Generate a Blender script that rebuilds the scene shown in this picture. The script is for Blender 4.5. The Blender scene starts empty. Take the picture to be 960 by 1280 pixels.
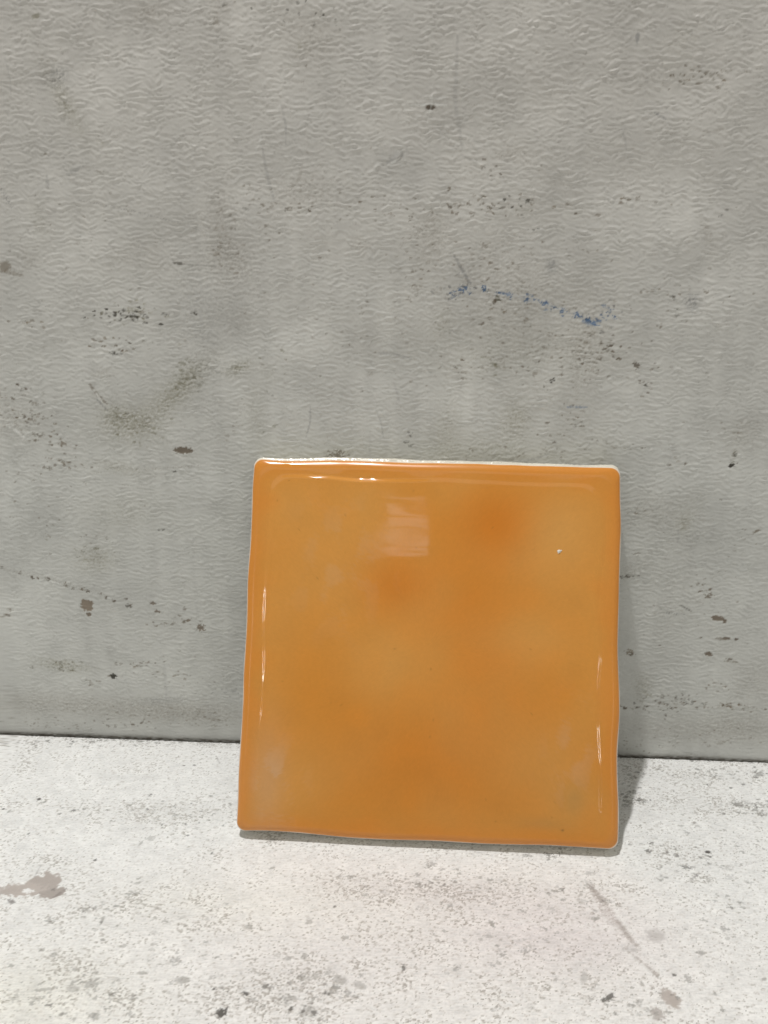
import bpy, math
import numpy as np
from mathutils import Matrix, Euler

S = bpy.context.scene
COL = S.collection

# ------------------------------------------------------------------ camera
CAM_LOC = np.array((-0.004795, -0.228020, 0.152144))
CAM_ROT = (1.254741, -0.013256, 0.043411)
FPX = 1050.0                                    # focal length in pixels of the 960x1280 photograph
cam_data = bpy.data.cameras.new('camera')
cam = bpy.data.objects.new('camera', cam_data); COL.objects.link(cam)
cam.location = CAM_LOC; cam.rotation_euler = CAM_ROT
cam_data.sensor_fit = 'VERTICAL'; cam_data.sensor_height = 36.0
cam_data.lens = 36.0 * FPX / 1280.0
cam_data.clip_start = 0.005; cam_data.clip_end = 20
S.camera = cam
S.render.resolution_x = 768; S.render.resolution_y = 1024

# ------------------------------------------------------------------ light (an indoor workshop corner)
world = bpy.data.worlds.new('World'); S.world = world; world.use_nodes = True
bg = world.node_tree.nodes['Background']
bg.inputs[0].default_value = (1.0, 0.975, 0.90, 1); bg.inputs[1].default_value = 0.285

def lamp(name, loc, target, sx, sy, radiance, col=(1, 1, 1)):
    l = bpy.data.lights.new(name, 'AREA'); l.shape = 'RECTANGLE'; l.size = sx; l.size_y = sy
    l.energy = math.pi * sx * sy * radiance; l.color = col
    o = bpy.data.objects.new(name, l); COL.objects.link(o); o.location = loc
    d = np.array(loc) - np.array(target)
    from mathutils import Vector
    o.rotation_euler = Vector(d).to_track_quat('Z', 'Y').to_euler()
    return o
def polar(az, el, dist, c=(0, -0.03, 0.06)):
    a, e = math.radians(az), math.radians(el)
    return (c[0] + dist * math.sin(a) * math.cos(e), c[1] - dist * math.cos(a) * math.cos(e), c[2] + dist * math.sin(e))
lamp('ceiling_spot', (-0.172, -0.118, 1.10), (0, -0.03, 0.0), 0.028, 0.028, 2850, (1.0, 0.99, 0.975))
for el_, h_ in ((26.35, .026), (27.25, .030), (28.2, .026), (29.05, .022), (30.1, .012)):      # the louvred lamp seen mirrored in the glaze
    lamp('louvre_lamp', polar(-2.5, el_, 2.5), (0, -0.03, 0.08), 0.155, h_, 1.6, (0.95, 0.97, 1.0))
lamp('sheen_fill', polar(-4, 42, 2.6), (0, -0.03, 0.07), 1.9, 0.62, 0.5, (1.0, 0.98, 0.94))  # added area lamp: gives the upper glaze its sheen and lifts the wall
for az_, el_, h_, r_ in ((-26, 20, .12, 46), (-26, 14.5, .15, 36), (24, 16.2, .04, 42), (24.5, 11.2, .10, 38), (22, 7.5, .12, 9)):
    lamp('side_lamp', polar(az_, el_, 2.5), (0, -0.03, 0.06), 0.03, h_, r_, (1.0, 0.97, 0.92))

S.view_settings.view_transform = 'Standard'; S.view_settings.look = 'None'
S.view_settings.exposure = 0.07; S.view_settings.gamma = 1; S.view_settings.use_curve_mapping = False
S.cycles.sample_clamp_indirect = 12.0
S.cycles.max_bounces = 8

# ------------------------------------------------------------------ helpers
def srgb(r, g, b):
    c = np.array([r, g, b], float) / 255
    return np.where(c <= .04045, c / 12.92, ((c + .055) / 1.055) ** 2.4)
def plane_pt(px, py, axis):
    """where the thing seen at this place of the photograph lies on the wall (axis 1) or the worktop (axis 2), in mm"""
    R = np.array(Euler(CAM_ROT).to_matrix())
    d = R @ np.array([(px - 480) / FPX, -(py - 640) / FPX, -1.0])
    p = (CAM_LOC - d * CAM_LOC[axis] / d[axis]) * 1000
    return (p[0], p[2]) if axis == 1 else (p[0], p[1])
def W(px, py): return plane_pt(px, py, 1)
def F(px, py): return plane_pt(px, py, 2)

def fft_noise(n, pitch, wx, wy, seed, band=0.5, flat=0):
    """tileable noise, n x n cells of `pitch` mm, dominant wavelengths wx, wy in mm (rms 1)"""
    r = np.random.default_rng(seed)
    f = np.fft.fftfreq(n, pitch)
    fx, fy = np.meshgrid(f, f)
    q = np.sqrt((fx * wx) ** 2 + (fy * wy) ** 2)
    amp = np.exp(-((np.log(np.maximum(q, 1e-6))) / band) ** 2 / 2); amp[0, 0] = 0
    if flat: amp = amp * (np.abs(fy * wy) / np.maximum(q, 1e-6)) ** flat     # crests run mostly sideways
    a = np.fft.ifft2(np.fft.fft2(r.standard_normal((n, n))) * amp).real
    return a / a.std()
def sample(tex, pitch, X, Y):
    n = tex.shape[0]
    u = X / pitch; v = Y / pitch
    i = np.floor(u).astype(int); j = np.floor(v).astype(int); a = u - i; b = v - j
    i0 = i % n; i1 = (i + 1) % n; j0 = j % n; j1 = (j + 1) % n
    return (tex[j0, i0] * (1 - a) + tex[j0, i1] * a) * (1 - b) + (tex[j1, i0] * (1 - a) + tex[j1, i1] * a) * b
def waves(wx, wy, seed, n=14):
    r = np.random.default_rng(seed); th = r.uniform(0, 2 * math.pi, n); k = np.exp(r.normal(0, .3, n)); ph = r.uniform(0, 2 * math.pi, n)
    def f(x, y):
        o = 0
        for t_, k_, p_ in zip(th, k, ph): o = o + np.sin(2 * math.pi * k_ * (x * math.cos(t_) / wx + y * math.sin(t_) / wy) + p_)
        return o * math.sqrt(2 / n)
    return f
def sstep(a, b, x):
    t = np.clip((x - a) / (b - a), 0, 1); return t * t * (3 - 2 * t)

def axis_coords(lo, hi, step, far_lo, far_hi):
    c = list(np.arange(lo, hi + step * .5, step))
    s, x, left = step, lo, []
    while x > far_lo:
        s *= 1.35; x = max(x - s, far_lo); left.append(x)
    s, x, right = step, c[-1], []
    while x < far_hi:
        s *= 1.35; x = min(x + s, far_hi); right.append(x)
    return np.array(left[::-1] + c + right)

def grid_mesh(name, P, colour, rough=None, flip=False):
    """P: ny x nx x 3 in metres -> mesh with a painted 'pigment' attribute"""
    ny, nx = P.shape[:2]
    me = bpy.data.meshes.new(name)
    idx = np.arange(nx * ny, dtype=np.int32).reshape(ny, nx)
    q = np.stack([idx[:-1, :-1], idx[:-1, 1:], idx[1:, 1:], idx[1:, :-1]], -1).reshape(-1, 4)
    if flip: q = q[:, ::-1]
    fill_mesh(me, P.reshape(-1, 3), q, colour.reshape(-1, 3), None if rough is None else rough.reshape(-1))
    return me
def fill_mesh(me, V, q, colour=None, rough=None):
    me.vertices.add(len(V)); me.vertices.foreach_set('co', V.astype(np.float32).ravel())
    me.loops.add(q.size); me.loops.foreach_set('vertex_index', np.ascontiguousarray(q).astype(np.int32).ravel())
    me.polygons.add(len(q)); me.polygons.foreach_set('loop_start', np.arange(0, q.size, 4, dtype=np.int32))
    me.polygons.foreach_set('loop_total', np.full(len(q), 4, np.int32))
    me.update(calc_edges=True)
    me.polygons.foreach_set('use_smooth', np.ones(len(q), bool))
    if colour is not None:
        a = me.attributes.new('pigment', 'FLOAT_COLOR', 'POINT')
        a.data.foreach_set('color', np.concatenate([np.clip(colour, 0, 1), np.ones((len(V), 1))], 1).astype(np.float32).ravel())
    if rough is not None:
        a = me.attributes.new('gloss', 'FLOAT', 'POINT'); a.data.foreach_set('value', rough.astype(np.float32).ravel())
    me.validate()

class Paint:
    """a sheet of pigment and relief over a grid X, Y (mm); marks are laid on one after another"""
    def __init__(s, xs, ys, base, seed):
        s.xs, s.ys = xs, ys
        s.X, s.Y = np.meshgrid(xs, ys)
        s.c = np.ones(s.X.shape + (3,)) * base
        s.h = np.zeros(s.X.shape)          # relief in mm
        s.r = np.full(s.X.shape, .5)
        s.rng = np.random.default_rng(seed)
        s.edge = fft_noise(512, .2, 1.6, 1.2, seed + 50, .7)
        s.mod = None
        s.fine = fft_noise(512, .12, .55, .45, seed + 51, .6)
    def win(s, x0, x1, y0, y1):
        i0, i1 = np.searchsorted(s.xs, (x0, x1)); j0, j1 = np.searchsorted(s.ys, (y0, y1))
        return slice(max(j0 - 1, 0), j1 + 1), slice(max(i0 - 1, 0), i1 + 1)
    def lay(s, w, m, col, depth=0, keep=False):
        m = np.clip(m, 0, 1)
        s.c[w] += (np.array(col) - s.c[w]) * m[..., None]
        if depth: s.h[w] += depth * m
    def blob(s, p, rx, ry, col, a=1, ang=0, rag=.35, soft=.25, depth=0, tex=0):
        R = max(rx, ry) * 2.2 + .5
        w = s.win(p[0] - R, p[0] + R, p[1] - R, p[1] + R)
        X, Y = s.X[w] - p[0], s.Y[w] - p[1]
        ca, sa = math.cos(ang), math.sin(ang)
        U, V = (X * ca + Y * sa) / rx, (-X * sa + Y * ca) / ry
        d = np.sqrt(U * U + V * V) + rag * (1 if max(rx, ry) < 1.2 else .6) * sample(s.edge, .2 * max(.9, min(rx, ry) / 1.3), s.X[w] , s.Y[w]) * .6
        m = 1 - sstep(1 - soft, 1 + soft, d)
        if tex: m = m * sstep(-tex, tex + .3, sample(s.fine, .12, s.X[w], s.Y[w]) + (1 - d) * 1.2)
        if s.mod is not None and max(rx, ry) < .9 and depth > -.03: m = m * s.mod[w]
        s.lay(w, m * a, col, depth)
        if depth < -.04:                      # lifted paint lip round a chip
            lip = np.exp(-((d - 1.25) / .2) ** 2); s.h[w] += .035 * lip
    def line(s, pts, wd, col, a=1, broken=.0, depth=0, soft=.5, tex=0):
        pts = np.array(pts, float)
        x0, y0 = pts.min(0) - wd * 3; x1, y1 = pts.max(0) + wd * 3
        w = s.win(x0, x1, y0, y1); X, Y = s.X[w], s.Y[w]
        D = np.full(X.shape, 1e9); A = np.zeros(X.shape); tot = np.hypot(*np.diff(pts, axis=0).T).sum(); run = 0
        for a0, a1 in zip(pts[:-1], pts[1:]):
            e = a1 - a0; L = max((e @ e), 1e-9)
            t = np.clip(((X - a0[0]) * e[0] + (Y - a0[1]) * e[1]) / L, 0, 1)
            dd = np.hypot(X - a0[0] - t * e[0], Y - a0[1] - t * e[1]); sg = math.sqrt(L)
            A = np.where(dd < D, (run + t * sg) / tot, A); D = np.minimum(D, dd); run += sg
        D = D + .25 * wd * sample(s.edge, .2, X * 1.3, Y * 1.3)
        wt = wd * (.35 + .75 * np.sqrt(np.clip(np.sin(np.pi * np.clip(A, .02, .98)), 0, 1)) + .15 * sample(s.edge, .2, A * tot * 1.5 + 5, Y * 0 + wd * 9))
        wt = np.maximum(wt, .05); m = 1 - sstep(wt * (1 - soft), wt * (1 + soft), D)
        m = m * np.clip(.8 + .3 * sample(s.edge, .2, A * tot * 1.1 + 50, Y * 0 + wd * 7), .25, 1)
        if broken: m = m * sstep(broken - .5, broken + .5, sample(s.edge, .2, X * 1.7 + 31, Y * 1.7))
        if tex: m = m * sstep(tex - .6, tex + .6, sample(s.fine, .12, X + 9, Y))
        s.lay(w, m * a, col, depth)
    def specks(s, p, rx, ry, n, size, col, a=.8, ang=0, flat=1.6, depth=0, gauss=True):
        ca, sa = math.cos(ang), math.sin(ang)
        for _ in range(int(n * 1.15)):
            if gauss: u, v = s.rng.normal(0, .68, 2)
            else: u, v = s.rng.uniform(-1, 1, 2)
            q = (p[0] + u * rx * ca - v * ry * sa, p[1] + u * rx * sa + v * ry * ca)
            z = size * .74 * math.exp(s.rng.normal(0, .28))
            s.blob(q, z * flat, z, np.array(col) * s.rng.uniform(.8, 1.25), a * s.rng.uniform(.55, 1.1), s.rng.normal(0, .35), .6, .25, depth)
    def haze(s, p, rx, ry, col, a, ang=0, tex=0):
        R = max(rx, ry) * 2.6
        w = s.win(p[0] - R, p[0] + R, p[1] - R, p[1] + R)
        X, Y = s.X[w] - p[0], s.Y[w] - p[1]; ca, sa = math.cos(ang), math.sin(ang)
        U, V = (X * ca + Y * sa) / rx, (-X * sa + Y * ca) / ry
        a = a * 1.2; m = np.exp(-(U * U + V * V))
        if tex: m = m * np.clip(1 + tex * sample(s.edge, .2, s.X[w], s.Y[w]) + .6 * tex * sample(s.fine, .12, s.X[w], s.Y[w]), 0, 2.5)
        if s.mod is not None: m = m * (.55 + .5 * s.mod[w])
        s.lay(w, m * a, col)

def pigment_material(name, rough=.5, spec=.5, bump=None, attr_rough=False, coat=0):
    m = bpy.data.materials.new(name); m.use_nodes = True
    nt = m.node_tree; b = nt.nodes['Principled BSDF']
    at = nt.nodes.new('ShaderNodeAttribute'); at.attribute_name = 'pigment'
    tc = nt.nodes.new('ShaderNodeTexCoord')
    ns = nt.nodes.new('ShaderNodeTexNoise'); ns.inputs['Scale'].default_value = 900; ns.inputs['Detail'].default_value = 4
    nt.links.new(tc.outputs['Object'], ns.inputs['Vector'])
    mr = nt.nodes.new('ShaderNodeMapRange'); mr.inputs[3].default_value = .95; mr.inputs[4].default_value = 1.05
    nt.links.new(ns.outputs['Fac'], mr.inputs[0])
    mx = nt.nodes.new('ShaderNodeVectorMath'); mx.operation = 'SCALE'
    nt.links.new(at.outputs['Color'], mx.inputs[0]); nt.links.new(mr.outputs[0], mx.inputs['Scale'])
    nt.links.new(mx.outputs[0], b.inputs['Base Color'])
    b.inputs['Roughness'].default_value = rough; b.inputs['Specular IOR Level'].default_value = spec
    if attr_rough:
        ar = nt.nodes.new('ShaderNodeAttribute'); ar.attribute_name = 'gloss'
        nt.links.new(ar.outputs['Fac'], b.inputs['Roughness'])
    if bump:
        n2 = nt.nodes.new('ShaderNodeTexNoise'); n2.inputs['Scale'].default_value = bump[0]; n2.inputs['Detail'].default_value = 3
        nt.links.new(tc.outputs['Object'], n2.inputs['Vector'])
        bp = nt.nodes.new('ShaderNodeBump'); bp.inputs['Strength'].default_value = 1; bp.inputs['Distance'].default_value = bump[1]
        nt.links.new(n2.outputs['Fac'], bp.inputs['Height']); nt.links.new(bp.outputs[0], b.inputs['Normal'])
    return m
def link(o, label=None, cat=None, kind=None, parent=None):
    COL.objects.link(o)
    if label: o['label'] = label
    if cat: o['category'] = cat
    if kind: o['kind'] = kind
    if parent: o.parent = parent
    return o

# ------------------------------------------------------------------ the wall
STEP = 0.26
xs = axis_coords(-126, 106, STEP, -900, 900); ys = axis_coords(-1.5, 213, STEP, -12, 900)
wall = Paint(xs, ys, np.array((.603, .610, .580)), 11)
X, Y = wall.X, wall.Y
fade = 1 / (1 + np.maximum(np.maximum(-126 - X, X - 106), np.maximum(Y - 213, 0)).clip(0) / 25)
n_r1 = fft_noise(1024, .25, 3.6, 1.5, 1, .40, 1.0)
n_r2 = fft_noise(1024, .25, 1.9, .95, 2, .42, .6)
n_w = fft_noise(512, .5, 9, 7, 3, .5)
n_big = fft_noise(512, 1.0, 48, 40, 4, .6)
n_mid = fft_noise(512, .5, 14, 10, 5, .6)
# paint wrinkles: warped horizontal ridges
Xw = X + .4 * sample(n_w, .5, X, Y); Yw = Y + .28 * sample(n_w, .5, X + 77, Y + 31)
a1 = sample(n_r1, .25, Xw, Yw); a2 = sample(n_r2, .25, Xw + 40, Yw + 13)
a3 = sample(fft_noise(1024, .2, .95, .6, 8, .35), .2, X, Y)
ridge = np.maximum(a1 * .66 + a2 * .66 + a3 * .32, -.8)
ridge = np.sign(ridge) * np.abs(ridge) ** 1.15
patch = np.clip(.9 + .2 * sample(n_mid, .5, X, Y), .25, 1.4)
calm = .35 + .65 * sstep(3, 13, Y + 3 * sample(n_w, .5, X, Y))
wall.mod = .35 + .75 * sstep(-1.0, .5, -ridge)
wall.h += ridge * .051 * patch * calm * fade
wall.h += .10 * sample(n_big, 1.0, X, Y) * fade
# overall tone: blotches, warmer above, faint vertical wipes
blot = .034 * sample(n_big, 1.0, X + 200, Y + 90) + .014 * sample(n_mid, .5, X + 11, Y + 170)
n_v = fft_noise(512, .5, 7, 60, 6, .5)
blot += .016 * sample(n_v, .5, X, Y)
wall.c *= (1 + blot)[..., None]
warm = sstep(60, 210, Y)[..., None]
wall.c *= 1 + warm * np.array((.03, -.01, -.02))
# speckle dirt caught in the hollows
hol = sstep(.75, 1.9, -ridge + .55 * sample(wall.fine, .12, X, Y))
dens = np.clip(.35 + .5 * sample(n_mid, .5, X + 60, Y) + .3 * sample(n_big, 1., X, Y + 60), 0, 1.4)
wall.c *= (1 - (.20 * hol * dens)[..., None] * np.array((.8, .9, 1.)))

OL = np.array((.29, .275, .20)); BR = np.array((.20, .165, .12)); DK = np.array((.075, .07, .055)); GY = np.array((.24, .24, .24))
BL = np.array((.07, .13, .23)); CHIP = np.array((.215, .18, .14)); LT = np.array((.74, .74, .71))
mm = .208                      # mm on the wall for one pixel, roughly
def Wl(*pp): return [W(*p) for p in pp]
# soft stains
wall.haze(W(225, 485), 11, 3.2, OL, .42, .72, .5); wall.haze(W(165, 530), 9, 5, OL, .32, .2, .6); wall.haze(W(145, 520), 4, 3, OL, .25, 0, .7)
wall.haze(W(150, 585), 8, 2, OL, .20, -.15, .6); wall.haze(W(298, 460), 4, 1.6, OL, .35, .4, .7)
wall.haze(W(80, 125), 2.2, 9, OL, .26, .45, .5); wall.haze(W(70, 95), 3, 2, GY, .30, .3, .6)
wall.haze(W(275, 285), 4.5, 14, BR, .13, 0, .5); wall.haze(W(300, 350), 8, 22, GY, .10, 0, .4); wall.haze(W(260, 420), 8, 18, GY, .09, 0, .4)
wall.haze(W(390, 50), 7, 5, BR, .13, 0, .4); wall.haze(W(170, 320), 11, 4, BR, .08, 0, .5); wall.haze(W(540, 300), 4, 7, BR, .17, -.4, .6)
wall.haze(W(640, 360), 14, 10, BR, .14, 0, .6); wall.haze(W(730, 430), 5, 16, BR, .12, 0, .6); wall.haze(W(640, 440), 26, 8, OL, .13, 0, .6)
wall.haze(W(645, 525), 4, 5, OL, .28, .1, .6); wall.haze(W(560, 540), 4, 9, OL, .17, 0, .6); wall.haze(W(620, 565), 10, 4, OL, .16, 0, .6)
wall.haze(W(865, 378), 1.9, 2.2, GY, .45, .4, .4); wall.haze(W(690, 332), 1.4, 1.8, GY, .4, 0, .3); wall.haze(W(600, 130), 16, 24, BR, .05, 0, .4)
wall.haze(W(770, 90), 20, 20, BR, .05, 0, .4); wall.haze(W(820, 640), 9, 6, BR, .12, 0, .5); wall.haze(W(855, 655), 1.6, 2.5, OL, .3, 0, .4)
wall.haze(W(930, 540), 5, 5, BR, .14, 0, .5); wall.haze(W(120, 700), 6, 4, OL, .25, 0, .7); wall.haze(W(150, 640), 14, 6, OL, .13, 0, .5)
wall.haze(W(60, 880), 30, 4.5, BR, .20, 0, .3); wall.haze(W(230, 890), 26, 4, BR, .23, 0, .4); wall.haze(W(80, 832), 8, 2, OL, .30, -.1, .7)
wall.haze(W(880, 915), 30, 5, BR, .16, 0, .3); wall.haze(W(940, 855), 8, 9, BR, .12, 0, .4); wall.haze(W(930, 905), 12, 5, BR, .10, 0, .5)
wall.haze(W(205, 875), 9, 1.2, GY, .22, .1, .4); wall.haze(W(930, 300), 8, 30, GY, .05)
wall.haze(W(380, 240), 10, 4, BR, .12, 0, .7); wall.haze(W(240, 370), 5, 22, GY, .10, 0, .5); wall.haze(W(840, 740), 7, 20, BR, .07, 0, .5)
wall.haze(W(804, 858), 2.6, 4.5, OL, .22, 0, .6); wall.haze(W(320, 520), 3, 10, OL, .13, 0, .6); wall.haze(W(20, 520), 7, 6, BR, .14, -.6, .6)
# scratches and rubbed lines
wall.line(Wl((572, 45), (570, 95), (569, 130), (575, 165), (577, 186)), .45, GY, .26, 0, -.02)
wall.line(Wl((328, 186), (333, 215), (343, 252)), .35, GY, .33, 0, -.02)
wall.line(Wl((485, 203), (497, 195), (508, 190)), .9, GY, .32, 0, -.02, .4, 0); wall.line(Wl((484, 207), (499, 198)), .22, LT, .8, 0, .02)
wall.line(Wl((510, 131), (558, 131)), .28, LT, .85, 0, .02); wall.line(Wl((532, 123), (558, 122)), .25, LT, .6)
wall.line(Wl((568, 320), (578, 338), (588, 355)), .35, GY, .6, 0, -.02); wall.line(Wl((500, 308), (535, 278), (545, 270)), .7, BR, .35, .2)
wall.line(Wl((303, 260), (312, 262)), .3, DK, .5); wall.line(Wl((90, 248), (150, 260), (230, 280), (260, 292)), .22, GY, .45, .1, -.01)
wall.line(Wl((217, 329), (232, 331), (270, 333)), .2, DK, .35, 0, 0, .6); wall.blob(W(223, 329), 1.3, .4, DK * 1.6, .7, 0, .6)
wall.line(Wl((66, 325), (0, 342)), .2, BR, .25, .1); wall.blob(W(6, 333), 1.6, 1.3, BR, .7, .4); wall.line(Wl((0, 338), (28, 344)), .5, BR, .6)
wall.line(Wl((0, 235), (14, 258)), .6, GY, .6, .1); wall.line(Wl((58, 220), (60, 235)), .4, GY, .35); wall.line(Wl((84, 218), (105, 207)), .4, GY, .35)
wall.line(Wl((112, 480), (122, 494), (134, 505)), .45, BR, .65, 0, -.04); wall.line(Wl((117, 487), (128, 503)), .22, LT, .9, 0, .05)
wall.line(Wl((121, 499), (134, 513)), .25, GY, .6); wall.line(Wl((8, 532), (20, 538), (33, 551)), .32, LT, 1, 0, .06); wall.line(Wl((0, 415), (6, 422)), .3, LT, .9, 0, .03)
wall.line(Wl((28, 550), (34, 541)), .3, LT, .9, 0, .05); wall.line(Wl((10, 515), (32, 545)), .35, BR, .4, .2)
wall.line(Wl((200, 410), (270, 412)), .16, LT, .55); wall.line(Wl((140, 585), (180, 587), (250, 582)), .25, BR, .35, .1)
wall.line(Wl((850, 756), (864, 764)), .25, DK, .6); wall.line(Wl((820, 765), (856, 768)), .3, GY, .6, .1); wall.line(Wl((895, 798), (905, 799)), .4, BR, .7)
wall.line(Wl((906, 826), (922, 828)), .3, BR, .7); wall.line(Wl((818, 140), (832, 149)), .3, GY, .6); wall.line(Wl((709, 509), (734, 509)), .28, BL * 1.3, .55)
wall.line(Wl((240, 700), (245, 740), (248, 785)), .6, GY, .16, .1); wall.line(Wl((205, 830), (208, 870)), .5, GY, .18)
wall.line(Wl((262, 870), (300, 872)), .3, LT, .3); wall.line(Wl((715, 400), (722, 500)), .9, BR, .16, .1)
wall.line(Wl((463, 600), (462, 540)), .3, GY, .15); wall.line(Wl((870, 580), (880, 745)), .25, GY, .12, .1)
# chips
wall.blob(W(538, 134), 1.25, .55, CHIP * .7, 1, 0, .25, .2, -.08)
wall.blob(W(229, 563), 2.7, .95, CHIP * .95, 1, -.05, .5, .12, -.10); wall.line(Wl((214, 567), (226, 572), (232, 572)), .2, LT, .9, 0, .04)
wall.blob(W(109, 757), 1.95, 1.85, CHIP * 1.25, 1, 0, .42, .1, -.12); wall.blob(W(111, 768), .7, .7, CHIP, 1, 0, .3, .15, -.08)
wall.blob(W(191, 754), .7, .6, CHIP, .9, 0, .4, .2, -.06); wall.blob(W(196, 764), .95, .4, CHIP, .9, -.2, .4, .2, -.06)
wall.blob(W(251, 785), 1.1, 1.0, CHIP * 1.1, .95, .3, .6, .2, -.08); wall.blob(W(231, 761), .6, .7, CHIP, .6)
wall.blob(W(142, 845), 1.05, .8, DK * .8, 1, 0, .4, .15, -.12); wall.blob(W(136, 845), .6, .25, BR, .8)
wall.blob(W(897, 773), 1.9, .85, CHIP * 1.15, 1, -.15, .3, .15, -.12); wall.blob(W(906, 776), .7, .7, CHIP * 1.1, 1, 0, .4, .2, -.1)
wall.blob(W(908, 798), 1.2, .45, CHIP, .95, 0, .4, .2, -.08); wall.blob(W(920, 799), .6, .4, CHIP * .8, .95, 0, .4, .2, -.06)
wall.blob(W(886, 818), 1.05, .8, CHIP * 1.05, 1, -.3, .35, .15, -.1); wall.blob(W(912, 824), .9, .35, CHIP * .9, .8, 0, .5, .3, -.05); wall.blob(W(876, 797), .4, .3, BR, .9)
wall.line(Wl((919, 564), (917, 573), (914, 582)), .6, OL * .8, .75, 0, -.03, .3, .1); wall.blob(W(914, 582), .8, .65, DK * .8, 1, .3, .5, .2, -.06); wall.blob(W(919, 568), .55, .6, DK * 1.8, .8)
wall.blob(W(946, 664), .9, .4, BR, .8, .4, .5, .3); wall.blob(W(941, 668), .4, .3, BR, .6); wall.blob(W(787, 815), 1.0, .8, BR * 1.2, .8, 0, .8, .2); wall.blob(W(789, 818), .7, .5, BR * .8, .9, 0, .6)
wall.blob(W(886, 745), 1.0, .6, BR, .8, 0, .9, .3); wall.blob(W(793, 879), .45, .4, DK, .9); wall.blob(W(780, 925), .35, .3, DK, .6)
wall.blob(W(177, 390), 1., .4, BR, .5, .2); wall.blob(W(422, 569), 2.4, 1.4, BR, .75, .1, 1.1, .3, 0, .3); wall.blob(W(622, 373), .7, .7, OL * .5, .9, 0, .7); wall.blob(W(618, 377), .5, .6, BR * .7, .9)
wall.blob(W(797, 47), .45, 1.3, GY, .6); wall.blob(W(45, 20), 1.2, .5, OL, .6, .3); wall.blob(W(270, 28), .6, .8, BR, .4, 0, .8)
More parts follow.
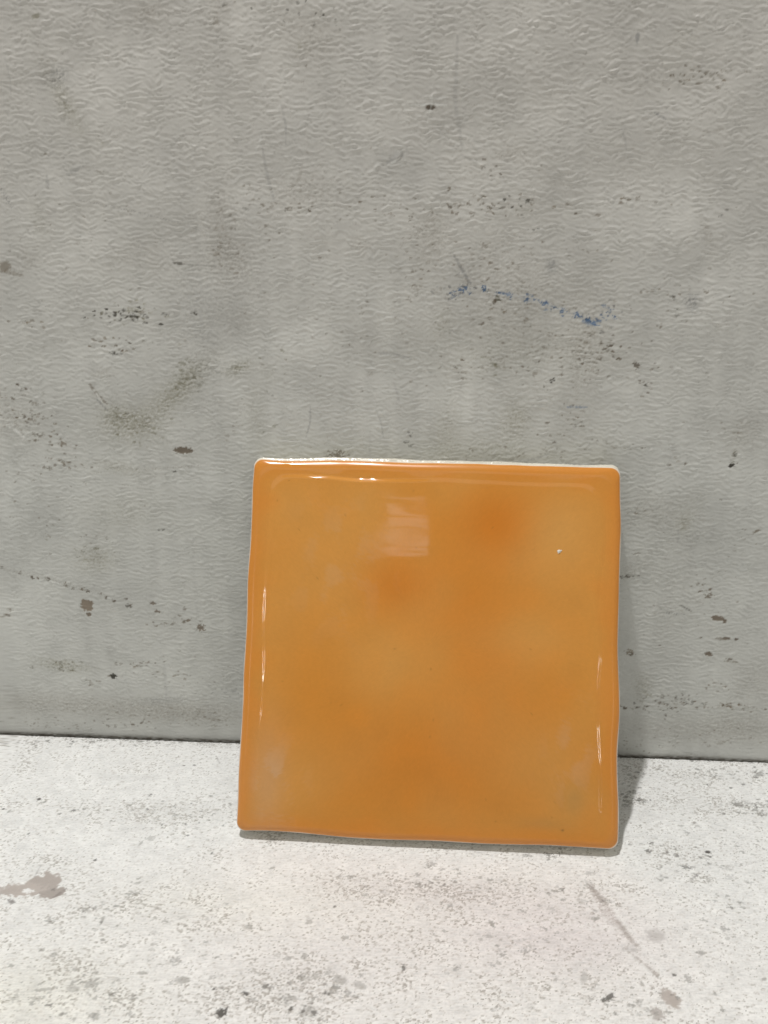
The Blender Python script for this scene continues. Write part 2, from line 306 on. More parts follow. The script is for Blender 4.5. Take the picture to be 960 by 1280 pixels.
# speck clusters: (place, half-size px, count, size, colour)
for (px, py, rx, ry, n, sz, c, al, ang) in [
    (155, 395, 40, 6, 42, .40, DK, .85, -.02), (175, 390, 30, 8, 24, .34, OL, .7, 0), (140, 430, 26, 8, 16, .32, BR, .8, 0), (143, 441, 10, 2, 6, .4, DK, .8, 0),
    (385, 12, 55, 12, 26, .26, DK, .7, 0), (350, 257, 20, 3, 7, .32, BR, .7, 0), (385, 260, 14, 4, 5, .34, BR, .8, 0), (610, 257, 55, 8, 42, .36, BR, .8, 0),
    (645, 258, 16, 9, 8, .34, DK, .75, 0), (480, 258, 40, 6, 12, .32, BR, .7, 0), (780, 252, 40, 3, 10, .34, BR, .75, -.05), (868, 97, 34, 7, 30, .34, BR, .7, 0), (905, 92, 14, 2, 6, .25, BR, .6, 0),
    (614, 208, 12, 8, 7, .34, BR * .8, .8, .5), (520, 325, 26, 34, 28, .34, BR, .6, 0), (595, 330, 60, 20, 26, .3, BR, .6, 0), (640, 400, 60, 30, 60, .32, BR, .6, 0),
    (735, 445, 16, 22, 22, .36, BR, .6, 0), (755, 440, 52, 12, 40, .36, BR * .8, .75, -.2), (685, 470, 70, 30, 34, .30, BR, .65, 0), (600, 455, 46, 14, 28, .33, BR, .6, 0), (616, 456, 10, 5, 12, .4, OL * .8, .6, 0),
    (800, 478, 16, 10, 10, .35, BR, .7, -.3), (690, 474, 3, 2, 2, .5, DK, .9, 0), (708, 520, 16, 16, 14, .34, BR, .65, 0), (700, 560, 50, 18, 22, .30, BR * .8, .65, 0), (620, 566, 40, 10, 12, .30, BR, .6, 0), (510, 550, 6, 12, 6, .42, DK, .7, 0),
    (575, 365, 24, 8, 20, .35, GY * .6, .7, 0), (620, 345, 90, 25, 20, .25, BR, .5, 0), (758, 395, 16, 12, 12, .38, GY * .7, .7, 0), (845, 385, 8, 7, 5, .42, DK * 1.5, .6, 0), (860, 366, 60, 4, 16, .28, BR, .6, 0),
    (40, 515, 30, 20, 34, .38, BR * .8, .75, -.7), (65, 550, 26, 14, 26, .40, BR, .7, -.3), (60, 582, 40, 6, 20, .36, BR, .65, 0), (15, 500, 20, 20, 12, .32, BR, .7, 0), (185, 540, 26, 12, 20, .32, OL * .8, .6, 0), (145, 525, 16, 12, 22, .35, OL * .7, .6, 0),
    (235, 470, 16, 16, 34, .40, OL * .75, .5, .7), (242, 392, 3, 2, 3, .50, DK, .85, 0), (28, 403, 14, 3, 8, .34, BR, .7, 0), (110, 690, 30, 8, 20, .32, OL * .8, .65, 0), (285, 530, 20, 20, 10, .28, BR, .5, 0),
    (218, 588, 2, 2, 2, .42, DK, .8, 0), (202, 664, 2, 3, 3, .3, DK, .8, 0), (80, 670, 40, 4, 14, .25, BR, .5, 0), (30, 640, 40, 20, 14, .25, BR, .5, 0),
    (10, 771, 6, 5, 5, .4, BR, .7, 0), (205, 780, 20, 2, 10, .34, BR, .8, .05), (228, 775, 16, 4, 8, .36, BR, .8, 0), (160, 757, 4, 2, 3, .42, DK, .8, 0), (172, 830, 30, 3, 16, .32, BR, .7, .05), (75, 832, 20, 6, 26, .35, OL * .7, .6, 0), (200, 845, 60, 6, 22, .32, BR, .6, -.05),
    (115, 853, 16, 4, 8, .34, BR, .6, 0), (150, 905, 40, 5, 18, .38, BR * .8, .7, -.03), (190, 895, 100, 8, 40, .34, BR, .55, 0), (290, 863, 20, 8, 14, .3, GY, .6, 0), (60, 905, 60, 6, 30, .32, BR, .5, 0), (260, 903, 40, 6, 24, .32, BR, .55, 0),
    (885, 882, 60, 3, 26, .36, BR, .7, -.02), (920, 882, 20, 2, 8, .50, BR, .7, -.02), (845, 880, 20, 9, 26, .30, BR * .7, .7, .3), (870, 879, 18, 3, 10, .34, DK, .6, 0), (893, 860, 18, 6, 12, .30, BR, .65, .3), (815, 878, 22, 10, 20, .28, BR * .7, .6, 0),
    (790, 884, 20, 2, 12, .36, BR * .7, .8, 0), (810, 868, 12, 3, 6, .36, OL, .6, 0), (882, 735, 14, 6, 8, .34, BR, .8, 0), (787, 718, 12, 4, 8, .38, DK * 1.4, .8, 0), (798, 642, 10, 5, 5, .32, BR, .7, 0), (795, 693, 6, 2, 4, .4, BR, .7, 0),
    (850, 578, 12, 6, 5, .36, BR, .65, 0), (912, 535, 22, 10, 12, .32, BR, .5, 0), (790, 557, 18, 4, 8, .28, BR, .6, 0), (807, 483, 3, 2, 1, .5, DK * 1.2, .9, 0), (825, 408, 8, 2, 4, .3, BR, .6, 0),
    (790, 935, 30, 8, 18, .28, BR, .5, 0), (890, 925, 70, 12, 40, .28, BR, .5, 0), (900, 660, 60, 60, 16, .24, BR, .5, 0), (870, 440, 60, 60, 14, .22, BR, .5, 0),
    (220, 60, 120, 50, 14, .24, BR, .5, 0), (440, 180, 80, 70, 18, .25, BR, .5, 0), (440, 420, 80, 80, 34, .28, BR, .5, 0), (90, 270, 80, 50, 20, .26, BR, .5, 0), (330, 270, 40, 30, 24, .28, BR, .55, 0), (280, 300, 16, 26, 34, .34, BR, .45, 0),
    (850, 190, 90, 90, 16, .24, BR, .5, 0), (690, 60, 100, 50, 12, .22, BR, .5, 0), (640, 310, 120, 40, 30, .26, BR, .55, 0), (400, 330, 80, 60, 26, .26, BR, .5, 0), (880, 760, 60, 50, 14, .28, BR, .55, 0), (100, 600, 90, 40, 26, .26, BR, .5, 0), (170, 380, 100, 60, 26, .26, BR, .5, 0),
    (350, 500, 50, 40, 22, .28, OL * .7, .55, 0), (220, 830, 80, 40, 20, .26, BR, .5, 0), (930, 690, 14, 20, 6, .3, BR, .5, 0), (670, 285, 20, 3, 5, .32, DK, .6, 0), (905, 267, 8, 3, 4, .3, DK, .7, .4), (730, 385, 50, 5, 12, .3, BR, .6, 0)]:
    sc = .205 * (1.0 + (py - 300) * .0000)
    wall.specks(W(px, py), rx * sc, ry * sc * 1.4, n, sz, c, al, ang)
# stray hairline scratches and faint scuffs all over the paint
_w = np.random.default_rng(77)
for _ in range(46):
    a_, b_ = _w.uniform(-112, 88), _w.uniform(8, 206); L_ = min(4.5, math.exp(_w.normal(1.0, .5))); an_ = _w.choice([_w.normal(0, .35), _w.normal(1.5, .2), _w.uniform(0, 3.1)])
    q1 = (a_ + L_ * math.cos(an_), b_ + L_ * math.sin(an_)); q2 = (a_ + 2 * L_ * math.cos(an_ + .12), b_ + 2 * L_ * math.sin(an_ + .12))
    if _w.random() < .4: wall.line([(a_, b_), q1, q2], .2, LT, .45, 0, .02)
    else: wall.line([(a_, b_), q1, q2], _w.uniform(.15, .4), GY if _w.random() < .5 else BR, _w.uniform(.15, .4), 0, -.01)
for _ in range(30): wall.haze((_w.uniform(-110, 88), _w.uniform(5, 206)), _w.uniform(1, 5), _w.uniform(1, 6), BR if _w.random() < .5 else OL, _w.uniform(.06, .16), _w.uniform(0, 3), .7)
# dotted dirt line running down to the right on the left half
pts = [(3, 709), (25, 716), (40, 722), (47, 723), (60, 724), (82, 731), (91, 736), (103, 737), (110, 739), (125, 742), (133, 747), (143, 751), (157, 748), (163, 757)]
for i, q in enumerate(pts): wall.blob(W(*q), (.75 if i in (4, 7) else .5), .3 + .1 * (i % 3), BR * (.6 + .2 * (i % 2)), .85, .1, .8, .3)
wall.line(Wl((0, 710), (60, 724), (100, 735), (130, 744)), .8, BR, .28, .3)
# blue pen
pen = [(566, 368, .7), (577, 363, .6), (583, 361, .6), (605, 361, 1.0), (624, 366, .7), (637, 369, .9), (657, 372, .8), (668, 374, .4), (681, 379, 1.), (692, 384, .9), (703, 388, 1.0), (722, 394, 1.05), (735, 400, 1.2), (742, 404, 1.), (750, 401, .6), (760, 390, .5), (769, 395, .5)]
for i, (a, b, z) in enumerate(pen):
    wall.blob(W(a, b), z * .9, z * .6, BL * (1.35 if i % 3 else .9), .9, -.3, .9, .35, 0, .15)
    wall.specks(W(a, b), 1.3, .9, 4, .28, BL * 1.2, .75)
wall.line(Wl((563, 372), (575, 362), (590, 360)), .35, GY * .8, .5, .2); wall.line(Wl((728, 402), (742, 405), (752, 400)), .4, BL * 1.5, .6)
wall.line(Wl((600, 361), (680, 378), (742, 402)), .45, BL * 2, .2, .35)
# grime where the wall meets the worktop
gr = np.exp(-np.clip(Y, 0, None) / .45) * np.clip(.75 + .25 * sample(wall.edge, .2, X * .4, Y), 0, 1)
wall.c += (BR * .55 - wall.c) * np.clip(gr * .9, 0, 1)[..., None]

P = np.stack([X / 1000, -wall.h / 1000, Y / 1000], -1)
me = grid_mesh('wall', P, wall.c)
me.materials.append(pigment_material('scuffed_wall_paint', .46, .38, (2600, .000012)))
link(bpy.data.objects.new('wall', me), 'scuffed off-white painted wall with wrinkled paint, chips and a dotted blue pen line', None, 'structure')

# ------------------------------------------------------------------ the worktop
xs = axis_coords(-126, 106, .25, -900, 900); ys = axis_coords(-104, -.75, .25, -700, -.75)
top = Paint(xs, ys, np.array((.86, .858, .842)), 23)
X, Y = top.X, top.Y
m1 = fft_noise(1024, .2, .95, .52, 31, .62); m2 = fft_noise(1024, .2, 2.6, 1.6, 32, .6); m3 = fft_noise(512, .6, 16, 11, 33, .6); m4 = fft_noise(512, 1.2, 60, 40, 34, .6)
m5 = fft_noise(1024, .2, 5.5, .42, 35, .45); m6 = fft_noise(1024, .2, .9, .9, 36, .4)
f1, f2, f3, f4, f5, f6 = (sample(m1, .2, X, Y), sample(m2, .2, X, Y), sample(m3, .6, X, Y), sample(m4, 1.2, X, Y), sample(m5, .2, X, Y), sample(m6, .2, X, Y))
tone = 1 + .060 * f2 + .035 * f3 + .050 * f5 + .030 * f6 + .040 * f1
tone = np.minimum(tone, 1.12)
top.c *= tone[..., None]
def reg(px, py, rx, ry, ang=0):
    p = F(px, py); U, V = X - p[0], Y - p[1]
    return np.exp(-((U * math.cos(ang) + V * math.sin(ang)) / rx) ** 2 - ((-U * math.sin(ang) + V * math.cos(ang)) / ry) ** 2)
# worn, warmer and greyer patches
den = .02 + .42 * f3 + .25 * f4 + .16 * f2
for a in [(200, 1015, 22, 5, .8), (150, 1130, 26, 6, .35), (130, 1235, 26, 8, .6), (370, 1225, 22, 10, 1.0), (520, 1110, 24, 6, 1.0), (590, 1130, 16, 8, .5), (880, 1010, 12, 5, 1.1), (850, 970, 22, 3, .8), (820, 960, 12, 2, .6),
          (830, 1065, 14, 6, .7), (720, 1200, 18, 10, .55), (450, 1160, 16, 10, .35), (30, 1000, 10, 4, .5), (230, 930, 50, 2, .8), (800, 1000, 8, 14, .4)]:
    den = den + a[4] * reg(*a[:4])
for a in [(60, 975, 14, 8, .7), (130, 1060, 18, 4, .6), (860, 1030, 18, 5, .8), (680, 1165, 18, 3, .8), (200, 1190, 24, 3, .5), (900, 1240, 12, 12, .5), (480, 1085, 50, 1.6, .6)]:
    den = den - a[4] * reg(*a[:4])
den = np.clip(den, 0, 1.6)
sp = sstep(1.24, 1.52, f1 * .75 + f2 * .45 + f5 * .35 + den * .75)
sp2 = sstep(2.05, 2.4, f1 + .35 * f6 + den * .8)
top.c += (np.array((.27, .245, .21)) - top.c) * np.clip(sp * np.clip(.62 + .28 * sample(m2, .2, X * 1.3 + 33, Y * 1.3), .2, .95), 0, 1)[..., None]
top.c += (np.array((.15, .135, .115)) - top.c) * np.clip(sp2 * .75, 0, 1)[..., None]
soft = sstep(.2, 1.9, f2 + .5 * f1 + .8 * den)
top.c += (np.array((.54, .52, .49)) - top.c) * (soft * .55)[..., None]
lift = sstep(.9, 2.1, -f2 * .5 - f1 * .3 + .8 * sample(m5, .2, X * .8 + 50, Y * 1.1))
top.c += (np.array((.92, .92, .905)) - top.c) * (lift * .75)[..., None]
mv = np.clip(reg(700, 1170, 24, 12) * 1.0 + reg(420, 1200, 30, 16) * .35 + reg(560, 1115, 26, 5) * .4, 0, 1)
top.c += (top.c * np.array((.90, .865, .88)) - top.c) * mv[..., None]
yl = np.clip(reg(30, 1250, 22, 12) + reg(300, 1130, 30, 8) * .5, 0, 1); top.c *= 1 - yl[..., None] * np.array((.015, .02, .06))
top.h += .020 * f2 + .020 * f1 + .024 * f5 + .018 * f6 - .07 * sp2 - .035 * sp
top.h *= 1 / (1 + np.maximum(np.maximum(-126 - X, X - 106), -104 - Y).clip(0) / 20)
def Fl(*pp): return [F(*p) for p in pp]
PK = np.array((.46, .415, .385)); WH = np.array((.90, .90, .89)); DG = np.array((.13, .125, .115)); MG = np.array((.38, .36, .35))
# bare patch where paint has come away, left
top.blob(F(55, 1104), 4.0, 3.5, PK, 1, 0, .45, .08, -.12); top.blob(F(30, 1112), 5.0, 2.2, PK * 1.12, 1, .1, .6, .1, -.10); top.blob(F(66, 1116), 2.9, 1.9, PK * .92, 1, .3, .5, .1, -.10)
top.blob(F(5, 1113), 4.0, 1.3, PK * 1.05, .9, .15, .6, .15, -.06); top.blob(F(35, 1113), 1.3, .8, WH, .9, 0, .6, .2, .06)
top.line(Fl((42, 1098), (52, 1080)), .2, MG, .6); top.blob(F(14, 1127), 1.1, .6, MG * .7, .8, -.4, .6)
top.line(Fl((66, 1122), (84, 1110)), .35, PK * .6, .8)
# diagonal gouge, right
top.line(Fl((736, 1105), (752, 1128), (765, 1148), (778, 1162), (795, 1180)), 1.25, np.array((.50, .45, .43)), .75, -.6, -.05, .5)
top.line(Fl((738, 1108), (757, 1130)), .7, PK * .8, .7, 0, -.04); top.line(Fl((772, 1150), (790, 1176), (802, 1186)), .65, PK * .8, .7, 0, -.04)
top.line(Fl((760, 1118), (776, 1148), (800, 1180), (820, 1205), (852, 1250), (872, 1280)), .7, WH, .65, -.3, .04)
top.line(Fl((785, 1190), (810, 1210), (824, 1222)), .6, PK * .85, .75, 0, -.03); top.line(Fl((783, 1190), (815, 1218)), .5, WH, .6, 0, .03)
top.line(Fl((778, 1186), (798, 1188)), .6, MG, .5); top.blob(F(820, 1170), 2.0, 1.8, MG * 1.25, .6, 0, .5, .5); top.blob(F(838, 1248), 1.8, 2.4, PK * 1.05, .9, .5, .5, .2, -.05)
top.line(Fl((835, 1240), (848, 1262)), .8, PK, .6); top.blob(F(822, 1268), 1.4, 1.5, PK * .8, .7, 0, .7, .3)
# dark bits of dirt sunk into the paint (place, width, height in mm, strength)
for (a, b, rx, ry, s_, an) in [(277, 1266, 1.45, 1.35, 1, .2), (307, 1242, .9, .6, .95, -.5), (267, 1236, .4, .4, .9, 0), (364, 1261, .6, .5, .95, 0), (393, 1266, .7, 1.0, .8, .9), (379, 1264, .5, .5, .8, 0),
    (49, 999, .55, .75, 1, .2), (4, 1011, .5, .4, .9, 0), (78, 1010, .8, .35, .6, .4), (98, 1012, .3, .3, .8, 0), (54, 1012, .2, .2, .6, 0), (36, 1042, .4, .6, .75, 0), (119, 1075, .6, .5, .85, 0), (36, 1045, .3, .4, .6, 0),
    (234, 1044, .5, .4, .8, 0), (265, 1066, .45, .6, .8, 0), (188, 1048, 1.3, 1.2, .42, 0), (176, 1054, .4, 1.5, .5, -.3), (386, 1152, 1.1, 1.0, .5, .7), (419, 1133, .5, .35, .8, 0), (615, 1155, .7, 1.4, .7, .5), (622, 1182, .7, .4, .7, 0), (505, 1210, .5, .9, .8, 0),
    (885, 1065, 1.0, .6, 1, 0), (888, 1071, .7, .4, .8, 0), (876, 1191, 1.0, .8, .65, 0), (842, 1218, .55, .55, .85, 0), (861, 1224, 1.0, 1.4, .62, .2), (762, 1246, 1.7, .65, .85, .8), (755, 1250, .8, .55, .9, 0), (730, 1222, .9, 2.2, .42, -.35),
    (792, 1257, .6, .5, .7, 0), (769, 1267, .5, .5, .7, 0), (745, 1148, 1.2, .6, .5, 0), (957, 1089, .8, .3, .7, 0), (910, 1173, .9, .4, .4, .6), (914, 985, .55, .45, 1, 0), (884, 981, .35, .35, 1, 0), (842, 989, .3, .25, .9, 0), (958, 967, .4, .3, .8, 0), (939, 979, .35, .3, .9, 0),
    (813, 1000, .35, .35, .8, 0), (229, 1225, 2.0, 1.1, .55, 0), (178, 1216, 1.5, .5, .5, 0), (55, 1237, 2.2, .6, .5, .2), (92, 1236, 1.8, 1.1, .42, 0), (68, 1193, 1.0, .9, .5, 0), (52, 1187, .9, .8, .45, 0), (128, 1150, .5, 1.7, .6, 0), (128, 1175, .7, .5, .7, 0),
    (360, 1198, .9, .8, .55, 0), (380, 1195, .8, 1.2, .55, 0), (425, 1225, 2.0, 1.3, .5, -.5), (450, 1232, 1.8, 1.2, .45, -.5), (378, 1222, 1.4, 1.1, .5, 0), (362, 1248, 2.2, .8, .45, 0), (332, 1232, .8, .7, .6, 0), (340, 1085, 1.0, .5, .6, .4), (600, 1110, .4, .4, .7, 0),
    (120, 1270, .8, 1.4, .5, 0), (77, 1268, .6, .9, .6, 0), (340, 1050, .75, .9, .5, 0), (480, 1152, .5, .35, .6, 0), (432, 1172, .9, .7, .55, -.3), (955, 1224, .6, .5, .6, 0), (700, 1077, .5, .3, .6, 0), (230, 957, .5, .3, .8, 0), (243, 956, .5, .3, .9, 0), (140, 939, .4, .2, .8, 0), (113, 960, .3, .25, .9, 0), (271, 948, .3, .6, .5, -.5), (200, 960, .7, .3, .6, .3)]:
    top.blob(F(a, b), rx * .8, ry * .8, DG * (1 if s_ > .7 else 2.0), s_, an, .45, .3, -.07 if s_ > .85 else -.02)
for (a, b, rx, ry, n, sz, al) in [(200, 1018, 120, 22, 90, .22, .75), (60, 930, 120, 6, 50, .22, .75), (180, 927, 140, 4, 60, .30, .8), (870, 965, 110, 10, 80, .24, .8), (940, 1008, 40, 10, 50, .3, .8), (840, 1070, 60, 30, 60, .25, .75), (790, 990, 14, 24, 26, .40, .8),
    (380, 1240, 70, 40, 60, .36, .6), (540, 1105, 120, 25, 90, .26, .65), (150, 1140, 120, 40, 60, .28, .6), (720, 1120, 60, 30, 40, .3, .6), (100, 1240, 100, 40, 50, .34, .55), (650, 1200, 120, 60, 50, .30, .55), (900, 1130, 60, 60, 40, .28, .6), (250, 1200, 80, 60, 40, .3, .5), (820, 1255, 80, 30, 30, .3, .6), (700, 1070, 90, 5, 26, .28, .7), (930, 1060, 40, 30, 30, .22, .7)]:
    for _ in range(n):
        q = F(a + top.rng.normal(0, .55) * rx, b + top.rng.normal(0, .55) * ry)
        if q[1] > -1.1: continue
        z = sz * math.exp(top.rng.normal(0, .4)); top.blob(q, z * 1.5, z, DG * top.rng.uniform(.9, 2.6), al * top.rng.uniform(.4, 1), top.rng.normal(0, .4), .9, .4, -.015)
# pale scratches
for (pts, wd, al) in [([(207, 1040), (207, 1082)], .28, .7), ([(213, 1030), (211, 1060)], .22, .5), ([(276, 1000), (290, 1050), (298, 1090), (300, 1160)], .5, .55), ([(185, 1052), (170, 1075)], .35, .6), ([(265, 990), (285, 1040)], .3, .5), ([(293, 1070), (303, 1085)], .5, .6),
    ([(40, 1140), (100, 1120), (150, 1150)], .6, .35), ([(85, 1185), (120, 1165)], .4, .4), ([(640, 1152), (770, 1160)], 1.1, .55), ([(852, 1140), (858, 1200), (870, 1260)], .6, .4), ([(655, 1258), (720, 1262)], .6, .5), ([(250, 1185), (320, 1190)], .5, .5), ([(245, 1150), (240, 1230)], .4, .3), ([(540, 1182), (565, 1186)], 1.0, .8), ([(440, 1195), (470, 1202)], .7, .5), ([(130, 1095), (180, 1085), (215, 1105)], 1.1, .35), ([(480, 1170), (470, 1185)], .6, .5), ([(395, 1250), (430, 1262)], 1.2, .4)]:
    top.line(Fl(*pts), wd, WH, al, -.2, .015, .7)
_f = np.random.default_rng(78)
for _ in range(70):
    a_, b_ = _f.uniform(-105, 90), _f.uniform(-100, -3); L_ = math.exp(_f.normal(1.1, .6)); an_ = _f.choice([_f.normal(0, .25), _f.normal(1.5, .35)])
    pts = [(a_, b_), (a_ + L_ * math.cos(an_), b_ + L_ * math.sin(an_)), (a_ + 2 * L_ * math.cos(an_ + .15), b_ + 2 * L_ * math.sin(an_ + .15))]
    if _f.random() < .72: top.line(pts, _f.uniform(.15, .5), WH, _f.uniform(.3, .75), -.2, .015, .7)
    else: top.line(pts, _f.uniform(.15, .3), MG, _f.uniform(.3, .6), .1, -.02, .6)
top.line(Fl((862, 1100), (875, 1092)), .25, MG * .8, .7); top.line(Fl((275, 955), (270, 945)), .25, MG * .8, .5)
# grime along the joint
d = -.75 - Y
g = np.exp(-d / .7) * sstep(-.2, 1.1, sample(m5, .2, X * .6, Y) + .3 * f1) * .8 + np.exp(-d / .25) * .55
g = g + .8 * sstep(.6, 1.3, sample(m1, .2, X * .8, Y) + .5 * sample(m3, .6, X * 2, Y * 0)) * np.exp(-d / 1.6)
top.c += (DG * 1.3 - top.c) * np.clip(g, 0, 1)[..., None]
Z = top.h / 1000 - .0006 * np.exp(-(d / .22)) # softly broken front of the joint
jag = .22 * np.exp(-d / .5) * np.clip(sample(m1, .2, X * .7, X * 0 + 5) + .5 * sample(m2, .2, X, X * 0 + 9), -.6, 2)
P = np.stack([X / 1000, (Y - jag) / 1000, Z], -1)
# turn the back edge down into the joint
P = np.concatenate([P, P[-1:] + np.array((0, .00006, -.0006)), P[-1:] + np.array((0, .00006, -.012))], 0)
C = np.concatenate([top.c, top.c[-1:] * .6, top.c[-1:] * .5], 0)
me = grid_mesh('worktop', P, C)
me.materials.append(pigment_material('speckled_white_paint', .6, .25, (3000, .000015)))
link(bpy.data.objects.new('worktop', me), 'white painted worktop with brown specks, a bare patch and a diagonal gouge', None, 'structure')

# ------------------------------------------------------------------ the tile
LEAN, YAW, T = 0.40746, -0.010888, 7.0
root = bpy.data.objects.new('ceramic_tile', None); root.empty_display_size = .02
root.location = (0, -0.040172, 0.0); root.rotation_euler = (-LEAN, 0, YAW)
link(root, 'square glossy orange glazed ceramic tile leaning back against the scuffed wall', 'tile')

N = 1120
def outline(inset, n=N):
    """points of a rounded square, 100 mm a side, z from 0 to 100; also its outward normals"""
    hs, r = 50 - inset, 2.3 + inset * .55
    s = hs - r; per = 8 * s + 2 * math.pi * r
    t = np.linspace(0, per, n, endpoint=False)
    pts = np.zeros((n, 2)); nor = np.zeros((n, 2))
    seg = 2 * s; arc = math.pi * r / 2
    kk = np.minimum((t / (seg + arc)).astype(int), 3)
    for k in range(4):
        a0 = k * (seg + arc)
        ca, sa = math.cos(k * math.pi / 2), math.sin(k * math.pi / 2)
        m = (kk == k) & (t - a0 < seg); q = t[m] - a0
        lx, ly = hs + 0 * q, -s + q; nx, ny = 1 + 0 * q, 0 * q
        pts[m] = np.stack([lx * ca - ly * sa, lx * sa + ly * ca], 1); nor[m] = np.stack([nx * ca - ny * sa, nx * sa + ny * ca], 1)
        m = (kk == k) & (t - a0 >= seg); th = (t[m] - a0 - seg) / r
        lx, ly = s + r * np.cos(th), s + r * np.sin(th); nx, ny = np.cos(th), np.sin(th)
        pts[m] = np.stack([lx * ca - ly * sa, lx * sa + ly * ca], 1); nor[m] = np.stack([nx * ca - ny * sa, nx * sa + ny * ca], 1)
    return pts, nor
t1 = fft_noise(256, .5, 30, 30, 41, .35); t2 = fft_noise(512, .25, 14, 2.6, 42, .35); t3 = fft_noise(256, .5, 14, 14, 43, .4); t4 = fft_noise(512, .1, .8, .8, 44, .5)
v1 = waves(34, 34, 61); v2 = waves(16, 3.0, 62); v3 = waves(15, 15, 63)
def wob(p):                                   # handmade edge
    w = .17 * v1(p[:, 0] * 1.0 + 60, p[:, 1] + 60) + .004 * v3(p[:, 0] + 10, p[:, 1] + 60)
    bottom = np.exp(-((p[:, 0] + 6) / 16) ** 2) * (p[:, 1] < -45) * .30
    return w + bottom
INS = np.concatenate([np.arange(0, 2.4, .06), np.arange(2.4, 7.6, .1), np.arange(7.6, 49.2, .55)])
def height(p, ins):
    """front surface above the back of the tile, mm"""
    ax, ay = np.abs(p[:, 0]), p[:, 1]
    wt_ = sstep(-7, 3, ay - ax); wb_ = sstep(-7, 3, -ay - ax)
    e = v3(p[:, 0] + 200, p[:, 1] + 100)
    rx = 2.2 + .8 * wt_
    q = np.clip(1 - ins / rx, 0, 1)
    rnd = 1.8 * (1 - np.sqrt(np.clip(1 - q ** 2.0, 0, 1)))
    broad = .16 * np.clip(1 - ins / 9.0, 0, 1) ** 2
    c = 5.4 + .24 * v1(p[:, 0] + 20, p[:, 1] - 40) + .05 * e
    side = .5 + (1 - .5) * wt_ + (.12 - .5) * wb_ - .62 * wt_ * sstep(-12, 6, p[:, 0])
    side = side * (1 + 2.9 * np.exp(-((p[:, 0] + 24) / 11) ** 2) * sstep(30, 40, ay))
    stp = .18 * (1 + .10 * e) * side * (1 - sstep(c - .6, c + .6, ins))
    wave = .013 * v1(p[:, 0], p[:, 1]) + .0045 * v3(p[:, 0], p[:, 1]) * np.clip((ins - 2) / 6, 0, 1) + .0012 * v2(p[:, 0], p[:, 1]) * np.clip((ins - 4) / 5, 0, 1)
    return T - rnd - broad - stp + wave, stp
rings = []; cols = []; rgh = []
GL = np.array((.70, .292, .046)); DEEP = np.array((.67, .205, .012)); RIM = np.array((.70, .235, .030)); CREAM = np.array((.86, .80, .68)); PALE = np.array((.73, .385, .105))
def loc(px, py):                               # a place on the tile's face in the photograph -> tile mm
    u = (px - 306 + (py - 572) * .0) / 470 * 100 - 50; return u, 50 - (py - 577) / 476 * 100
def glaze_colour(p, ins):
    x, y = p[:, 0], p[:, 1]
    c = np.ones((len(p), 3)) * GL
    def g(cx, cy, rx, ry, a=0):
        U, V = x - cx, y - cy
        return np.exp(-((U * math.cos(a) + V * math.sin(a)) / rx) ** 2 - ((-U * math.sin(a) + V * math.cos(a)) / ry) ** 2)
    def mix(m, col):
        nonlocal c; c = c + (np.array(col) - c) * np.clip(m, 0, 1)[:, None]
    n = .5 + .5 * sample(t1, .5, x + 90, y + 30); n2 = sample(t3, .5, x + 90, y + 30)
    mix(.22 * np.clip(n, 0, 1.5), PALE)
    mix(.55 * g(12, 4, 16, 24, .5) + .05 * n2, DEEP); mix(.50 * g(5, -28, 30, 16), DEEP)
    mix(.85 * g(-10.5, 16, 9.5, 8), DEEP); mix(.85 * g(18.5, 33, 11.5, 9), DEEP); mix(.22 * g(20, 30, 18, 14), DEEP)
    mix(.40 * g(-30, -8, 20, 30), DEEP * np.array((.97, 1.15, 1.5)))
    mix(.60 * g(34, 30, 11, 13), PALE); mix(.32 * g(-4, -3, 15, 14), PALE); mix(.40 * g(26, 4, 10, 8), PALE); mix(.35 * g(-30, 20, 16, 20), PALE)  # paler glaze, with ceiling sheen on upper face and margins painted in
    mix(.40 * g(28, -28, 16, 12), PALE * .95); mix(.35 * g(-36, -36, 10, 14), PALE)
    c *= (.97 - .07 * sstep(0, 48, -y))[:, None]  # shade over the lower face painted into the glaze colour
    c *= (1 + .012 * n2 + .012 * sample(t4, .1, x, y))[:, None]
    # deeper orange round the border, thin and creamy on the arris
    w = 3.4 + .9 * n2
    mix((1 - sstep(0, w + 3.6, ins)) * .5, RIM)
    mix((1 - sstep(.12, .50 + .08 * n2, ins)), CREAM)
    # dirt and rubbed film
    mix(.30 * g(38.5, -37.5, 3, 4.5), (.33, .24, .09)); mix(.22 * g(30, -44, 6, 1.6), (.33, .24, .09)); mix(.8 * g(35.5, -45.5, .35, .3), (.25, .12, .03))
    film = sstep(.2, 1.4, sample(t4, .1, x * .25, y * .9) * .5 + sample(t3, .5, x * 1.6, y))
    mix(.20 * g(-42, -36, 4.5, 14) + .20 * film * g(-39, -37, 6, 9), (.62, .48, .36)); mix(.12 * film * g(-25, 22, 12, 16), (.62, .46, .32)); mix(.14 * film * g(38, -26, 6, 12), (.62, .46, .36))
    # pinholes
    for (a, b) in PIN: mix(.45 * g(a, b, .22, .2), (.30, .12, .02))
    return c
_r = np.random.default_rng(5); PIN = [tuple(_r.uniform(-44, 44, 2)) for _ in range(26)]
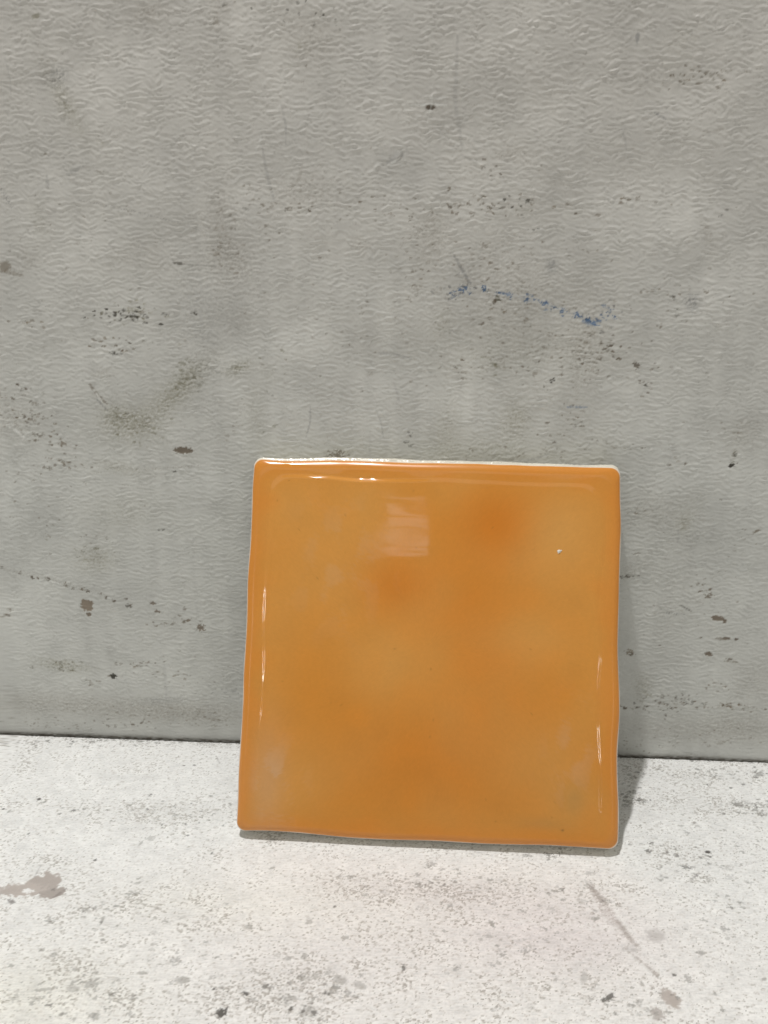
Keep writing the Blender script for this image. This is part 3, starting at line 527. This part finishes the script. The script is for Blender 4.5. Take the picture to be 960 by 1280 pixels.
def gloss(p, ins):
    x, y = p[:, 0], p[:, 1]
    s = np.exp(-((x + 38) / 7) ** 2 - ((y + 36) / 12) ** 2) + .7 * np.exp(-((x + 26) / 12) ** 2 - ((y - 20) / 14) ** 2)
    rimg = .20 * (1 - sstep(1.6, 3.0, ins)) * (1 - np.exp(-((x + 40) / 3.5) ** 2))
    return rimg + .035 + .03 * np.clip(sample(t3, .5, x, y), 0, 2) * .5 + .10 * s * np.clip(sample(t4, .1, x * .5, y * .5) * .5 + .5, 0, 1)
V = []; C = []; G = []
base_n = None
for i, ins in enumerate(INS):
    if ins <= 8: p, n = outline(ins); keep = (p.copy(), ins)
    else:
        k = (50 - ins) / (50 - keep[1]); p = keep[0] * k; n = None
    full = outline(0)[0]
    w = wob(full) if i == 0 else w
    if i == 0: w0 = w; nrm0 = n
    f = max(0, 1 - ins / 12)
    pw = p + nrm0 * (w0 * f)[:, None]
    h, _s = height(p, np.full(len(p), ins))
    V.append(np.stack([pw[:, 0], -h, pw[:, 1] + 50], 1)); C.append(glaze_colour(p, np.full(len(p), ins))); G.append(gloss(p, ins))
# lip that runs a little way down the side
side0 = V[0].copy()
lip = []
for k, dz in ((1, .6), (0, 1.1)):
    q = side0.copy(); q[:, 1] += dz + .12 * sample(t3, .5, q[:, 0] * 2, q[:, 2] * 2); q[:, 0] -= nrm0[:, 0] * .06; q[:, 2] -= nrm0[:, 1] * .06; lip.append(q)
V = [lip[1], lip[0]] + V; C = [np.ones((N, 3)) * CREAM] * 2 + C; G = [np.full(N, .15)] * 2 + G
nr = len(V); VV = np.concatenate(V) / 1000
i0 = np.arange(N); i1 = (i0 + 1) % N
Q = np.concatenate([np.stack([r * N + i0, r * N + i1, (r + 1) * N + i1, (r + 1) * N + i0], 1) for r in range(nr - 1)])
# close the middle with quads across the last tiny ring
L0 = (nr - 1) * N
Qc = np.array([[L0 + k, L0 + k + 1, L0 + N - 2 - k, L0 + N - 1 - k] for k in range(N // 2 - 1)])
Q = np.concatenate([Q, Qc])
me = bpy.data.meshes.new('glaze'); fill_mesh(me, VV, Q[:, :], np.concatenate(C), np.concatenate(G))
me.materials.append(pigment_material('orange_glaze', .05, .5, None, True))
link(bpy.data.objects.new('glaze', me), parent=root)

# the clay body behind the glaze
prof = [(0.02, T - 2.3), (-.02, T - 2.9), (.0, 3.2), (.05, 1.2), (.25, .35), (.7, 0.0), (2.0, .0), (12, .12), (49, .12)]
front_cap = [(49, T - 2.2), (3, T - 2.2), (.1, T - 2.2)]
V = []; C = []
for ins, y in front_cap + prof:
    p, n = outline(min(max(ins, 0), 2.0))
    if ins > 2: p = p * ((50 - ins) / 48.0)
    pw = p + nrm0 * (w0 * max(0, 1 - ins / 3) - min(0, ins) - .06)[:, None]
    halo_flare = (1.05 + .24 * sstep(-46, -30, p[:, 0])) * np.clip(n[:, 1], 0, 1) ** 2 * (1 + .10 * v1(p[:, 0] * 2, p[:, 1])) * np.interp(y, [0, .6, 2.2, 4.5, T], [0.2, .8, 1, .45, 0]) * (ins < 2)  # top edge flared: its cream strip stands in for the wall's bright halo
    pw = pw + n * halo_flare[:, None]
    rg = .05 * sample(t4, .1, p[:, 0] * .7 + y * 9, p[:, 1] * .7)
    V.append(np.stack([pw[:, 0] + n[:, 0] * rg * (0 < y < 5), np.full(N, -y), pw[:, 1] + n[:, 1] * rg * (0 < y < 5) + 50], 1))
    C.append(np.ones((N, 3)) * np.array((.80, .76, .65)) * (1 + .06 * sample(t3, .5, p[:, 0] + y, p[:, 1]))[:, None])
nr = len(V)
Q = np.concatenate([np.stack([r * N + i0, (r + 1) * N + i0, (r + 1) * N + i1, r * N + i1], 1) for r in range(nr - 1)])
caps = []
for L0, fl in ((0, 0), ((nr - 1) * N, 1)):
    q = np.array([[L0 + k, L0 + k + 1, L0 + N - 2 - k, L0 + N - 1 - k] for k in range(N // 2 - 1)])
    caps.append(q[:, ::-1] if fl else q)
me = bpy.data.meshes.new('clay_body'); fill_mesh(me, np.concatenate(V) / 1000, np.concatenate([Q] + caps), np.concatenate(C))
me.materials.append(pigment_material('cream_clay', .18, 1.0, (1500, .00004)))
link(bpy.data.objects.new('clay_body', me), parent=root)

# the white fleck stuck in the glaze near the upper right
nu, nv = 18, 10
th = np.linspace(0, 2 * math.pi, nu, endpoint=False); ph = np.linspace(-math.pi / 2 + .01, math.pi / 2 - .01, nv)
TH, PH = np.meshgrid(th, ph); rr = 1 + .22 * np.sin(3 * TH + 1) * np.cos(PH) + .12 * np.sin(5 * TH + 2 * PH)
FX, FY, FZ = .62 * rr * np.cos(PH) * np.cos(TH), .35 * rr * np.sin(PH), .46 * rr * np.cos(PH) * np.sin(TH) + .15 * np.cos(TH)
px_, pz_ = 33.6, 26.7
FV = np.stack([FX + px_, -(T - .05) + FY, FZ + pz_ + 50], -1).reshape(-1, 3) / 1000
idx = np.arange(nu * nv).reshape(nv, nu); nx_ = np.roll(idx, -1, 1)
FQ = np.stack([idx[:-1], idx[1:], nx_[1:], nx_[:-1]], -1).reshape(-1, 4)
me = bpy.data.meshes.new('clay_fleck'); fill_mesh(me, FV, FQ, np.ones((len(FV), 3)) * np.array((.82, .78, .70)))
me.materials.append(pigment_material('white_fleck', .4, .5))
link(bpy.data.objects.new('clay_fleck', me), 'tiny white fleck stuck in the orange glaze', parent=root)
